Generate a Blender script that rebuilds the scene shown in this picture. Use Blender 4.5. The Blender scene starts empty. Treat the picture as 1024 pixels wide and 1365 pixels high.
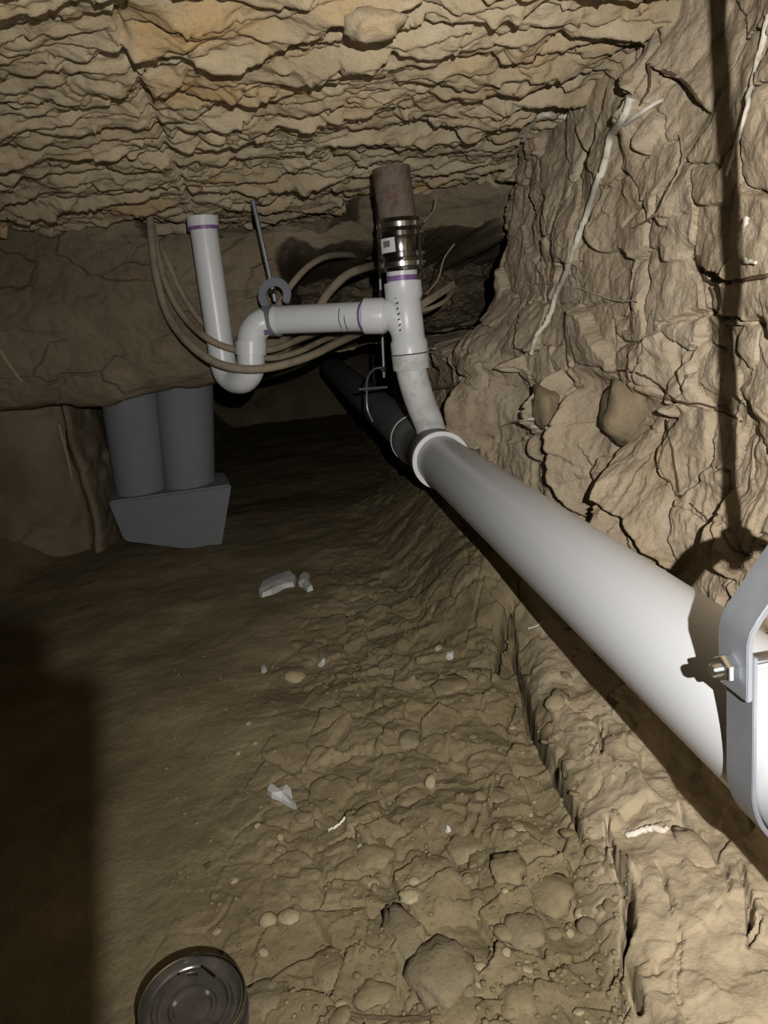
import bpy, bmesh, math, random
import numpy as np
from mathutils import Vector, Matrix

random.seed(7)
SC = bpy.context.scene
COL = SC.collection

# ---------------------------------------------------------------- camera, light, exposure
FPX = 26 / 36 * 1365.0
EYE = np.array([0.0, 0.0, 0.60])
ROT = np.array([[0.98332, 0.14855, -0.10499],
                [-0.13856, 0.23767, -0.96141],
                [-0.11786, 0.95992, 0.25429]])
cam_data = bpy.data.cameras.new('camera')
cam_data.sensor_fit = 'VERTICAL'
cam_data.sensor_height = 36
cam_data.sensor_width = 27
cam_data.lens = 26
cam_data.clip_start = 0.002
cam = bpy.data.objects.new('camera', cam_data)
COL.objects.link(cam)
M4 = Matrix([list(ROT[i]) + [EYE[i]] for i in range(3)] + [[0, 0, 0, 1]])
cam.matrix_world = M4
SC.camera = cam

world = bpy.data.worlds.new('world')
SC.world = world
world.use_nodes = True
world.node_tree.nodes['Background'].inputs[0].default_value = (0.9, 0.95, 1, 1)
world.node_tree.nodes['Background'].inputs[1].default_value = 0.0003

# the headlamp of the person holding the phone: behind, right of and above the lens
K = 0.152
HEADLAMP = EYE + ROT @ np.array([0.40 * K, 0.24 * K, K])
ld = bpy.data.lights.new('headlamp', 'SPOT')
ld.energy = 62
ld.color = (1.0, 0.99, 0.97)
ld.shadow_soft_size = 0.003
ld.spot_size = math.radians(136)
ld.spot_blend = 1.0
lamp = bpy.data.objects.new('headlamp', ld)
COL.objects.link(lamp)
lamp.location = HEADLAMP


def ray(px, py):
    return ROT @ np.array([(px - 512) / FPX, (682.5 - py) / FPX, -1.0])


lamp.rotation_euler = Vector(ray(850, 590)).to_track_quat('-Z', 'Y').to_euler()

vs = SC.view_settings
vs.view_transform = 'Standard'
vs.look = 'None'
vs.gamma = 1
vs.use_curve_mapping = False
vs.exposure = 0.0
SC.cycles.use_denoising = True
SC.cycles.max_bounces = 6
SC.cycles.diffuse_bounces = 1


# ---------------------------------------------------------------- helpers
def at_y(px, py, Y):
    w = ray(px, py)
    return EYE + w * (Y / w[1])


def at_z(px, py, Z):
    w = ray(px, py)
    return EYE + w * ((Z - EYE[2]) / w[2])


def project(v):
    c = (np.asarray(v) - EYE) @ ROT
    return np.stack([512 - c[..., 0] / c[..., 2] * FPX, 682.5 + c[..., 1] / c[..., 2] * FPX, -c[..., 2]], -1)


_rng = np.random.default_rng(11)
_perm = np.concatenate([_rng.permutation(256)] * 3).astype(np.int32)
_g = _rng.normal(size=(256, 3))
_g /= np.linalg.norm(_g, axis=1)[:, None]
_g = _g.astype(np.float32)


def perlin(p):
    p = np.asarray(p, np.float32)
    i = np.floor(p).astype(np.int32)
    f = p - i
    i &= 255
    u = f * f * f * (f * (f * 6 - 15) + 10)
    out = np.zeros(p.shape[:-1], np.float32)
    for dx in (0, 1):
        wx = u[..., 0] if dx else 1 - u[..., 0]
        for dy in (0, 1):
            wy = u[..., 1] if dy else 1 - u[..., 1]
            for dz in (0, 1):
                wz = u[..., 2] if dz else 1 - u[..., 2]
                h = _perm[_perm[_perm[(i[..., 0] + dx) & 255] + ((i[..., 1] + dy) & 255)] + ((i[..., 2] + dz) & 255)]
                g = _g[h]
                out += wx * wy * wz * (g[..., 0] * (f[..., 0] - dx) + g[..., 1] * (f[..., 1] - dy) + g[..., 2] * (f[..., 2] - dz))
    return out * 1.5


def fbm(p, octaves=4, gain=0.5):
    a, s, t = 1.0, 0.0, 0.0
    for k in range(octaves):
        s = s + a * perlin(p * (2.03 ** k) + 17.3 * k)
        t += a
        a *= gain
    return s / t


def hash2(ix, iy, k):
    h = _perm[_perm[(ix & 255)] + (iy & 255)]
    return _g[_perm[h + k], k % 3] * 0.5 + 0.5


def cells(u, v, jitter=0.9):
    """Cellular pattern: F1, F2-F1, a random number per cell, offsets to the cell's centre."""
    iu, iv = np.floor(u).astype(np.int32), np.floor(v).astype(np.int32)
    f1 = np.full(u.shape, 9.0, np.float32)
    f2 = np.full(u.shape, 9.0, np.float32)
    rid = np.zeros(u.shape, np.float32)
    ox = np.zeros(u.shape, np.float32)
    oy = np.zeros(u.shape, np.float32)
    rx = np.zeros(u.shape, np.float32)
    ry = np.zeros(u.shape, np.float32)
    for a in (-1, 0, 1):
        for b in (-1, 0, 1):
            cu, cv = iu + a, iv + b
            x = cu + 0.5 + (hash2(cu, cv, 1) - 0.5) * jitter
            y = cv + 0.5 + (hash2(cu, cv, 2) - 0.5) * jitter
            d = np.hypot(u - x, v - y)
            m = d < f1
            f2 = np.where(m, f1, np.minimum(f2, d))
            f1 = np.where(m, d, f1)
            rid = np.where(m, hash2(cu, cv, 3), rid)
            rx = np.where(m, hash2(cu, cv, 4) - .5, rx)
            ry = np.where(m, hash2(cu, cv, 5) - .5, ry)
            ox = np.where(m, u - x, ox)
            oy = np.where(m, v - y, oy)
    return f1, f2 - f1, rid, rx * ox + ry * oy


def sstep(a, b, x):
    t = np.clip((x - a) / (b - a), 0, 1)
    return t * t * (3 - 2 * t)


def polydist(U, V, pts):
    """Distance to a polyline and how far along it (0..1)."""
    best = np.full(U.shape, 9e9)
    along = np.zeros(U.shape)
    n = len(pts) - 1
    for k in range(n):
        ax, ay = pts[k]
        bx, by = pts[k + 1]
        dx, dy = bx - ax, by - ay
        L = dx * dx + dy * dy + 1e-12
        t = np.clip(((U - ax) * dx + (V - ay) * dy) / L, 0, 1)
        d = np.hypot(U - ax - t * dx, V - ay - t * dy)
        m = d < best
        best = np.where(m, d, best)
        along = np.where(m, (k + t) / n, along)
    return best, along


def lips(U, V, lines, jit, reach=.055):
    """Clay stands proud on the near side of a fissure and falls away behind it."""
    U2, V2 = U + jit[0], V + jit[1]
    tot = np.zeros(U.shape)
    for pts, w, dep in lines:
        pts = sorted(pts, key=lambda p: -p[1])
        if abs(pts[0][1] - pts[-1][1]) < .5 * abs(pts[0][0] - pts[-1][0]):
            continue
        pa = np.array(pts)
        lo, hi = pa.min(0) - 4 * reach, pa.max(0) + 4 * reach
        m = (U2 > lo[0]) & (U2 < hi[0]) & (V2 > lo[1]) & (V2 < hi[1])
        if not m.any():
            continue
        u, v = U2[m], V2[m]
        d, t = polydist(u, v, pts)
        yc = np.interp(-v, -pa[:, 1], pa[:, 0])
        side = u - yc
        e = np.sin(np.pi * np.clip(t, 0, 1)) ** .6
        k = np.where(side < 0, np.exp(-d / reach), -.55 * np.exp(-d / (reach * .6)))
        k = k * np.clip(d / .002, 0, 1)
        tot[m] += dep * (1.25 if w >= .010 else .8) * e * k
    return tot


def cracks(U, V, lines, jit):
    """Sum of V-shaped grooves; lines = (points, half width, depth), ends taper."""
    U2 = U + jit[0]
    V2 = V + jit[1]
    tot = np.zeros(U.shape)
    for pts, w, dep in lines:
        pa = np.array(pts)
        lo, hi = pa.min(0) - 3 * w - .03, pa.max(0) + 3 * w + .03
        m = (U2 > lo[0]) & (U2 < hi[0]) & (V2 > lo[1]) & (V2 < hi[1])
        if not m.any():
            continue
        d, t = polydist(U2[m], V2[m], pts)
        ww = w * (0.25 + 0.75 * np.sin(np.pi * np.clip(t, 0.02, 0.98)) ** 0.7)
        tot[m] = np.maximum(tot[m], dep * (1 - sstep(0.1, 1.0, d / ww)) * (0.4 + .6 * np.sin(np.pi * np.clip(t, .03, .97)) ** .5))
    return tot


def grid_mesh(name, P):
    n, m = P.shape[:2]
    idx = np.arange(n * m, dtype=np.int32).reshape(n, m)
    q = np.stack([idx[:-1, :-1], idx[1:, :-1], idx[1:, 1:], idx[:-1, 1:]], -1).reshape(-1, 4)
    me = bpy.data.meshes.new(name)
    me.vertices.add(n * m)
    me.vertices.foreach_set('co', P.reshape(-1).astype(np.float32))
    me.loops.add(q.size)
    me.loops.foreach_set('vertex_index', q.reshape(-1))
    me.polygons.add(len(q))
    me.polygons.foreach_set('loop_start', np.arange(0, q.size, 4, dtype=np.int32))
    me.polygons.foreach_set('use_smooth', np.ones(len(q), bool))
    me.update(calc_edges=True)
    me.validate()
    return me


def surf_normals(P):
    du = np.gradient(P, axis=0)
    dv = np.gradient(P, axis=1)
    n = np.cross(du, dv)
    return n / (np.linalg.norm(n, axis=-1, keepdims=True) + 1e-12)


SURF = {}


def structure(name, P, mat):
    o = bpy.data.objects.new(name, grid_mesh(name, P))
    COL.objects.link(o)
    o.data.materials.append(mat)
    o['kind'] = 'structure'
    SURF[name] = (P.reshape(-1, 3), project(P.reshape(-1, 3)))
    return o


def on(name, px, py, lift=0.0):
    """Nearest visible point of a surface under a picture point, lifted towards the light."""
    P, Q = SURF[name]
    d = np.hypot(Q[:, 0] - px, Q[:, 1] - py)
    d[Q[:, 2] < 0] = 9e9
    near = d < d.min() + 1.2
    k = np.where(near)[0][np.argmin(Q[near, 2])]
    p = P[k]
    w = HEADLAMP - p
    return p + w / np.linalg.norm(w) * lift


def spline(pts, per=8):
    pts = [np.asarray(p, float) for p in pts]
    if len(pts) < 3:
        return [pts[0] + (pts[-1] - pts[0]) * t for t in np.linspace(0, 1, per + 1)]
    ext = [2 * pts[0] - pts[1]] + pts + [2 * pts[-1] - pts[-2]]
    out = []
    for k in range(1, len(ext) - 2):
        a, b, c, d = ext[k - 1:k + 3]
        for t in np.arange(per) / per:
            out.append(0.5 * (2 * b + (c - a) * t + (2 * a - 5 * b + 4 * c - d) * t * t + (3 * b - a - 3 * c + d) * t ** 3))
    out.append(pts[-1])
    return out


def link(name, me, mat, parent=None, smooth=True):
    o = bpy.data.objects.new(name, me)
    COL.objects.link(o)
    if mat:
        me.materials.append(mat)
    if parent is not None:
        o.parent = parent
        o.matrix_parent_inverse = Matrix.Translation(-world_loc(parent))
    if smooth:
        me.polygons.foreach_set('use_smooth', np.ones(len(me.polygons), bool))
    return o


def world_loc(o):
    v = Vector(o.location)
    while o.parent is not None:
        o = o.parent
    return v if o.type == 'EMPTY' else Vector((0, 0, 0))


def tube(name, path, radius, mat, parent=None, n=20, caps=True, sharp=None):
    """A tube along a path; radius is a number or one per point."""
    path = [Vector(p) for p in path]
    rad = [radius] * len(path) if np.isscalar(radius) else list(radius)
    me = bpy.data.meshes.new(name)
    vs_, fs = [], []
    t0 = (path[1] - path[0]).normalized()
    up = Vector((0, 0, 1)) if abs(t0.z) < .9 else Vector((0, 1, 0))
    nrm = (up - t0 * up.dot(t0)).normalized()
    for i, p in enumerate(path):
        a = path[max(i - 1, 0)]
        b = path[min(i + 1, len(path) - 1)]
        t = b - a
        t = t.normalized() if t.length > 1e-9 else t0
        nrm = (nrm - t * nrm.dot(t)).normalized()
        bn = t.cross(nrm)
        for k in range(n):
            an = 2 * math.pi * k / n
            vs_.append(p + (nrm * math.cos(an) + bn * math.sin(an)) * rad[i])
    for i in range(len(path) - 1):
        for k in range(n):
            k2 = (k + 1) % n
            fs.append((i * n + k, i * n + k2, (i + 1) * n + k2, (i + 1) * n + k))
    if caps:
        fs.append(tuple(range(n - 1, -1, -1)))
        L = (len(path) - 1) * n
        fs.append(tuple(range(L, L + n)))
    me.from_pydata([tuple(v) for v in vs_], [], fs)
    me.update()
    o = link(name, me, mat, parent)
    try:
        me.set_sharp_from_angle(angle=math.radians(38))
    except Exception:
        pass
    return o


def stepped(a, b, prof, name, mat, parent=None, n=28, caps=True):
    """A turned piece from a to b; prof = (fraction along, radius) pairs."""
    a, b = Vector(a), Vector(b)
    pts = [a + (b - a) * f for f, r in prof]
    d = (b - a).normalized()
    # equal points would upset the frame: nudge them
    for i in range(1, len(pts)):
        if (pts[i] - pts[i - 1]).length < 1e-5:
            pts[i] = pts[i] + d * 1e-5 * i
    return tube(name, pts, [r for f, r in prof], mat, parent, n, caps)


def ribbon(name, path, width_dir, width, thick, mat, parent=None):
    """A flat bar of rectangular section bent along a path."""
    path = [Vector(p) for p in path]
    wd = Vector(width_dir).normalized()
    vs_, fs = [], []
    for i, p in enumerate(path):
        t = (path[min(i + 1, len(path) - 1)] - path[max(i - 1, 0)]).normalized()
        nn = t.cross(wd).normalized()
        w = t.cross(nn).normalized() * (width / 2)
        h = nn * (thick / 2)
        vs_ += [p - w - h, p + w - h, p + w + h, p - w + h]
    for i in range(len(path) - 1):
        for k in range(4):
            k2 = (k + 1) % 4
            fs.append((i * 4 + k, i * 4 + k2, (i + 1) * 4 + k2, (i + 1) * 4 + k))
    fs.append((3, 2, 1, 0))
    L = (len(path) - 1) * 4
    fs.append((L, L + 1, L + 2, L + 3))
    me = bpy.data.meshes.new(name)
    me.from_pydata([tuple(v) for v in vs_], [], fs)
    bm = bmesh.new()
    bm.from_mesh(me)
    bmesh.ops.recalc_face_normals(bm, faces=bm.faces)
    es = [e for e in bm.edges if len(e.link_faces) == 2 and e.calc_face_angle(0) > 1.2]
    bmesh.ops.bevel(bm, geom=es, offset=thick * .18, segments=2, affect='EDGES')
    bm.to_mesh(me)
    bm.free()
    o = link(name, me, mat, parent)
    me.set_sharp_from_angle(angle=math.radians(50))
    return o


def tag(o, label, cat, group=None):
    o['label'] = label
    o['category'] = cat
    if group:
        o['group'] = group
    return o


def thing(name, loc, label, cat, group=None):
    o = bpy.data.objects.new(name, None)
    o.empty_display_size = 0.05
    COL.objects.link(o)
    o.location = tuple(loc)
    return tag(o, label, cat, group)


# ---------------------------------------------------------------- materials
def mat_new(name):
    m = bpy.data.materials.new(name)
    m.use_nodes = True
    nt = m.node_tree
    return m, nt, nt.nodes['Principled BSDF']


def ramp(nt, fac, stops):
    r = nt.nodes.new('ShaderNodeValToRGB')
    e = r.color_ramp.elements
    e[0].position, e[0].color = stops[0][0], (*stops[0][1], 1)
    e[1].position, e[1].color = stops[-1][0], (*stops[-1][1], 1)
    for p, c in stops[1:-1]:
        x = e.new(p)
        x.color = (*c, 1)
    nt.links.new(fac, r.inputs[0])
    return r.outputs[0]


def noise(nt, vec, scale, detail=6, rough=.6):
    n = nt.nodes.new('ShaderNodeTexNoise')
    n.inputs['Scale'].default_value = scale
    n.inputs['Detail'].default_value = detail
    n.inputs['Roughness'].default_value = rough
    nt.links.new(vec, n.inputs['Vector'])
    return n.outputs[0]


def mix(nt, kind, fac, a, b):
    m = nt.nodes.new('ShaderNodeMix')
    m.data_type = 'RGBA'
    m.blend_type = kind
    for s, v in ((m.inputs[0], fac), (m.inputs[6], a), (m.inputs[7], b)):
        if hasattr(v, 'is_linked') or hasattr(v, 'links'):
            nt.links.new(v, s)
        else:
            s.default_value = v if not isinstance(v, tuple) else (*v, 1)
    return m.outputs[2]


def soil(name, dark, mid, light, stain, scale=5.0, grain=1.0, stain_amt=.75, stretch=(1, 1, 1)):
    m, nt, b = mat_new(name)
    tc = nt.nodes.new('ShaderNodeTexCoord')
    mp = nt.nodes.new('ShaderNodeMapping')
    mp.inputs['Scale'].default_value = stretch
    nt.links.new(tc.outputs['Object'], mp.inputs[0])
    v = mp.outputs[0]
    c = ramp(nt, noise(nt, v, scale, 9, .62), [(.32, dark), (.5, mid), (.68, light)])
    st = ramp(nt, noise(nt, v, scale * .55, 5, .55), [(.56, (0, 0, 0)), (stain_amt, (1, 1, 1))])
    c = mix(nt, 'MIX', st, c, stain)
    sp = ramp(nt, noise(nt, v, 190, 3, .7), [(.3, (.62, .62, .62)), (.5, (1, 1, 1)), (.72, (1.0, 1.0, 1.0))])
    c = mix(nt, 'MULTIPLY', 0.55, c, sp)
    gl = ramp(nt, noise(nt, v, 330, 2, .5), [(.70, (0, 0, 0)), (.76, (1, 1, 1))])
    c = mix(nt, 'MIX', gl, c, light)
    nt.links.new(c, b.inputs['Base Color'])
    b.inputs['Roughness'].default_value = .95
    b.inputs['Specular IOR Level'].default_value = .15
    bp = nt.nodes.new('ShaderNodeBump')
    bp.inputs['Strength'].default_value = .75 * grain
    bp.inputs['Distance'].default_value = .006
    nt.links.new(noise(nt, v, 46, 9, .68), bp.inputs['Height'])
    nt.links.new(bp.outputs[0], b.inputs['Normal'])
    return m


def simple(name, col, rough, metal=0.0, var=0.0, vscale=30, bump=0.0, spec=.5, var_col=None):
    m, nt, b = mat_new(name)
    b.inputs['Roughness'].default_value = rough
    b.inputs['Metallic'].default_value = metal
    b.inputs['Specular IOR Level'].default_value = spec
    tc = nt.nodes.new('ShaderNodeTexCoord')
    v = tc.outputs['Object']
    vc = var_col or tuple(x * .55 for x in col)
    f = ramp(nt, noise(nt, v, vscale, 6, .65), [(.46, (0, 0, 0)), (.72, (var, var, var))])
    nt.links.new(mix(nt, 'MIX', f, col, vc), b.inputs['Base Color'])
    if bump:
        bp = nt.nodes.new('ShaderNodeBump')
        bp.inputs['Strength'].default_value = bump
        bp.inputs['Distance'].default_value = .002
        nt.links.new(noise(nt, v, vscale * 2, 6, .7), bp.inputs['Height'])
        nt.links.new(bp.outputs[0], b.inputs['Normal'])
    return m


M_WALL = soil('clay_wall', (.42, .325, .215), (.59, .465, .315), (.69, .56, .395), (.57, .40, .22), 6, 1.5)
M_FLOOR = soil('dirt_floor', (.165, .128, .070), (.222, .175, .097), (.295, .237, .14), (.25, .175, .085), 5)
# the bank is cut in the same pale clay as the wall; the trodden floor is browner dirt
_nt = M_FLOOR.node_tree
_b = _nt.nodes['Principled BSDF']
_old = _b.inputs['Base Color'].links[0].from_socket
_at = _nt.nodes.new('ShaderNodeAttribute')
_at.attribute_name = 'clay'
_tc = _nt.nodes.new('ShaderNodeTexCoord')
_cl = ramp(_nt, noise(_nt, _tc.outputs['Object'], 9, 9, .62), [(.32, (.33, .257, .165)), (.5, (.44, .348, .228)), (.68, (.52, .42, .285))])
_nt.links.new(mix(_nt, 'MIX', _at.outputs['Fac'], _old, _cl), _b.inputs['Base Color'])
M_CEIL = soil('earth_ceiling', (.41, .325, .20), (.54, .43, .275), (.64, .525, .355), (.55, .35, .15), 5, 1.0, .72, (1, 2.2, 1))
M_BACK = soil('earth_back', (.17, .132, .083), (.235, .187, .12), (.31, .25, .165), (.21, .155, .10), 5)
M_RECESS = soil('damp_earth', (.10, .078, .05), (.14, .11, .072), (.19, .15, .10), (.12, .09, .06), 5)
M_PVC = simple('white_pvc', (.62, .62, .625), .33, 0, .18, 14, 0, .5, (.62, .60, .56))
M_PVC_BRIGHTENED = simple('brightened_white_pvc', (.80, .80, .79), .33, 0, .12, 14, 0, .5, (.66, .64, .60))  # same PVC, lamp's missing brightness on the back pipes put into the colour
M_PVC_DUSTY = simple('dusty_pvc', (.76, .75, .72), .6, 0, .8, 34, 0.1, .4, (.42, .38, .32))
M_RIM = simple('pvc_rim', (.86, .85, .84), .4, 0, .1, 20)
M_GREYPIPE = simple('grey_pipe', (.20, .20, .195), .5, 0, .6, 16, .05, .4, (.12, .115, .1))
M_PURPLE = simple('purple_primer', (.23, .11, .30), .4, 0, .5, 60, 0, .5, (.45, .35, .5))
M_INK = simple('black_ink', (.02, .02, .025), .6)
M_ZINC = simple('zinc_steel', (.29, .305, .33), .45, .6, .55, 26, .05, .5, (.42, .42, .42))
M_BRIGHT = simple('bright_steel', (.75, .76, .78), .2, 1.0, .3, 60)
M_SHIELD = simple('shield_steel', (.33, .32, .31), .16, 1.0, .3, 30)
M_GREYBAND = simple('grey_band', (.27, .285, .31), .5, .2, .4, 30)
M_RUST = simple('rusty_iron', (.20, .155, .12), .9, 0, 1.0, 42, 1.0, .3, (.12, .058, .034))
M_CABLE = simple('old_cable', (.33, .27, .185), .75, 0, .8, 30, .2, .3, (.20, .15, .10))
M_CONC = simple('concrete', (.20, .215, .215), .9, 0, .5, 26, .35, .2, (.17, .18, .175))
M_ROOT = simple('pale_root', (.80, .74, .62), .8, 0, .7, 60, .5, .2, (.42, .33, .23))
M_ROOTDARK = simple('dark_root', (.13, .085, .05), .9, 0, .6, 60, .5, .2)
M_ROOTTAN = simple('tan_root', (.45, .35, .23), .85, 0, .7, 60, .5, .2)
M_STONE = soil('clod', (.165, .128, .070), (.222, .175, .097), (.295, .237, .14), (.25, .175, .085), 7, 1)
M_STONEGREY = soil('grey_clod', (.16, .127, .075), (.208, .167, .10), (.27, .22, .137), (.21, .157, .087), 7, 1)
M_STONEPALE = soil('pale_pebble', (.27, .22, .125), (.34, .28, .17), (.42, .35, .23), (.34, .25, .13), 20, .6)
M_ROCKBROWN = soil('brown_rock', (.28, .21, .125), (.36, .275, .165), (.43, .33, .21), (.2, .16, .115), 14, 1)
M_CLAY = soil('bank_clay', (.33, .257, .165), (.44, .348, .228), (.52, .42, .285), (.44, .33, .2), 9)
M_PLASTER = simple('plaster', (.52, .51, .48), .8, 0, .6, 40, .4, .3, (.5, .48, .43))
M_BLACK = simple('black_gloss', (.022, .022, .026), .14, 0, .4, 40, 0, .6, (.06, .055, .05))
M_LID = simple('smoky_lid', (.10, .088, .078), .2, .55, .7, 30, .1, .6, (.20, .175, .14))
M_PHONE = simple('phone_case', (.03, .03, .035), .5)
M_PAPER = simple('paper_label', (.72, .72, .70), .6)


# ---------------------------------------------------------------- the earth: floor, walls, ceiling
def foot(y):
    return np.interp(y, [-.4, .3, .53, .74, 1.0, 1.29, 1.8, 2.3, 3.4], [.17, .195, .225, .262, .32, .385, .41, .42, .42])


def floor_base(x, y):
    b = x - foot(y)
    z = .014 * sstep(-.03, .04, b) + .10 * np.maximum(b - .005, 0) + .5 * np.maximum(x - .44, 0)
    z = z + np.minimum(.75 * np.maximum(x - .20, 0), .13) * sstep(1.12, 1.42, y) * sstep(3.0, 2.0, y) * (1 - .8 * sstep(.38, .46, x))
    z = z - .012 * np.exp(-((b + .03) / .03) ** 2)
    z = z + .28 * sstep(-.78, -1.05, x - .12 * (y - 2.2))
    z = z - .05 * sstep(2.4, 3.0, y)
    return z


def wall_base(y, z):
    x = .605 - .03 * sstep(.45, .15, z) + .03 * sstep(.30, .38, z) * 0
    x = x + .05 * sstep(.70, .98, z)
    x = x - .12 * sstep(.62, .48, z) * sstep(1.35, 2.0, y)
    return x


def ceil_base(x, y):
    return .932 + .055 * (2.1 - y) + .02 * sstep(.3, .6, x) * 0


def wall_uv(px, py):
    x = .6
    for _ in range(10):
        w = ray(px, py)
        p = EYE + w * (x / w[0])
        x = float(wall_base(p[1], p[2]))
    return (p[1], p[2])


def floor_uv(px, py):
    z = 0.0
    for _ in range(14):
        p = at_z(px, py, z)
        z = .5 * z + .5 * float(floor_base(np.float64(p[0]), np.float64(p[1])))
    return (p[0], p[1])


def ceil_uv(px, py):
    z = .93
    for _ in range(8):
        p = at_z(px, py, z)
        z = float(ceil_base(p[0], p[1]))
    return (p[0], p[1])


def P3(x, y, z=0.0):
    return np.stack([x, y, np.zeros_like(x) + z], -1)


# floor with the bank under the big pipe
ys = np.concatenate([np.linspace(-.4, .40, 50)[:-1], np.geomspace(.40, 5.6, 700)])
xs = np.concatenate([np.linspace(-1.25, -.5, 90)[:-1], np.linspace(-.5, .66, 520)])
X, Y = np.meshgrid(xs, ys, indexing='ij')
B = X - foot(Y)
rough = sstep(-.30, .0, X - .15 * (Y - .5)) * (1 - .6 * sstep(1.2, 2.0, Y))
bank = sstep(-.02, .04, B)
q = P3(X, Y)
Z = floor_base(X, Y)
Z = Z + .022 * fbm(q * 2.6 + 3, 4) + .007 * fbm(q * 14 + 9, 4) * (.4 + rough)
wu = fbm(q * 9 + 31, 3) * .55
wv = fbm(q * 9 + 77, 3) * .55
f1, fe, rid, tilt = cells(X / .055 + wu, Y / .055 + wv)
Z = Z + rough * (1 - bank) * (.012 * (rid - .45) + .022 * tilt - .010 * (1 - sstep(0, .10, fe)) * sstep(.35, .6, rid))
f1, fe, rid, tilt = cells(X / .022 + 2 * wu + 40, Y / .022 + 2 * wv)
Z = Z + rough * (1 - .5 * bank) * (.0055 * (rid - .4) + .006 * tilt)
# bank: slabby clay, torn along its length
f1, fe, rid, tilt = cells((X - .25 * Y) / .075 + wu * 1.3 + 11, Y / .17 + wv * 1.3)
Z = Z + bank * (.010 * (rid - .5) + .020 * tilt - .009 * (1 - sstep(0, .07, fe)) * sstep(.5, .75, rid))
Z = Z + bank * (.011 * fbm(P3(X * 24, Y * 9), 4) + .020 * fbm(P3(X * 8, Y * 4.5) + 4, 3))
FL = [([(682, 795), (674, 850), (655, 905)], .010, .05), ([(684, 800), (690, 880), (703, 945), (722, 1000), (742, 1040), (762, 1075), (772, 1125)], .012, .07),
      ([(705, 945), (730, 1000), (755, 1035)], .006, .03), ([(804, 962), (800, 1010)], .005, .03), ([(797, 990), (818, 1024)], .004, .02),
      ([(806, 1095), (820, 1150), (835, 1190), (840, 1240), (826, 1285)], .010, .06), ([(826, 1285), (850, 1325), (862, 1355)], .008, .05),
      ([(824, 1285), (806, 1330)], .004, .02), ([(905, 1075), (925, 1115), (940, 1140)], .007, .045), ([(835, 1110), (862, 1100), (890, 1104)], .005, .02),
      ([(985, 1160), (1000, 1210), (998, 1260)], .006, .03), ([(1015, 1230), (1000, 1280)], .004, .02), ([(878, 1160), (898, 1215)], .004, .02),
      ([(640, 1090), (622, 1125), (645, 1140)], .004, .02), ([(655, 1050), (648, 1075), (655, 1080)], .004, .02), ([(690, 930), (675, 980)], .004, .016),
      ([(420, 1300), (425, 1265), (450, 1270)], .004, .018), ([(540, 1365), (665, 1330), (700, 1300), (740, 1310)], .004, .02),
      ([(545, 1320), (548, 1280), (575, 1262)], .004, .02), ([(470, 1100), (500, 1060)], .003, .012), ([(545, 1000), (550, 975)], .003, .012),
      ([(318, 1320), (330, 1308), (360, 1305)], .004, .016), ([(430, 1350), (500, 1358), (570, 1358)], .004, .012)]
FL = [([floor_uv(*p) for p in pts], w, d) for pts, w, d in FL]
jit = (.012 * fbm(q * 11, 4), .016 * fbm(q * 14 + 50, 4))
Z = Z - cracks(X, Y, [(a_, w_ * .7, d_) for a_, w_, d_ in FL], jit)
fl_o = structure('floor', np.stack([X, Y, Z], -1), M_FLOOR)
clay = sstep(-.03, .045, B + .05 * fbm(q * 16 + 70, 4)) * (1 - .65 * sstep(1.3, 1.9, Y))
fl_o.data.attributes.new('clay', 'FLOAT', 'POINT').data.foreach_set('value', clay.reshape(-1).astype(np.float32))

# right wall
ys = np.concatenate([np.linspace(-.4, .82, 80)[:-1], np.geomspace(.82, 3.2, 660)])
zs = np.linspace(-.06, 1.10, 540)
Y, Zz = np.meshgrid(ys, zs, indexing='ij')
Xb = wall_base(Y, Zz)
q = np.stack([np.zeros_like(Y) + 5, Y, Zz], -1)
D = .045 * fbm(q * 3.2, 4) + .013 * fbm(q * 11 + 4, 4) + .0032 * fbm(q * 45 + 8, 3)
wu = fbm(q * 7 + 21, 3) * .6
wv = fbm(q * 7 + 63, 3) * .6
low = sstep(.40, .30, Zz)
f1, fe, rid, tilt = cells(Y / .13 + wu, Zz / .13 + wv)
D = D + .020 * (rid - .5) + .035 * tilt - .014 * (1 - sstep(0, .08, fe)) * sstep(.35, .6, rid)
f1, fe, rid, tilt = cells(Y / .045 + wu * 2, Zz / .06 + wv * 2 + 30)
pl_ = sstep(-.15, .25, fbm(q * 5 + 44, 3))
D = D + pl_ * (.006 * (rid - .5) + .013 * tilt - .008 * (1 - sstep(0, .10, fe)) * sstep(.5, .7, rid))
rid2 = 1 - np.abs(fbm(np.stack([Y * 0 + 3, Y * 26, Zz * 7], -1), 4)) * 2.2
D = D + low * .008 * rid2
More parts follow.
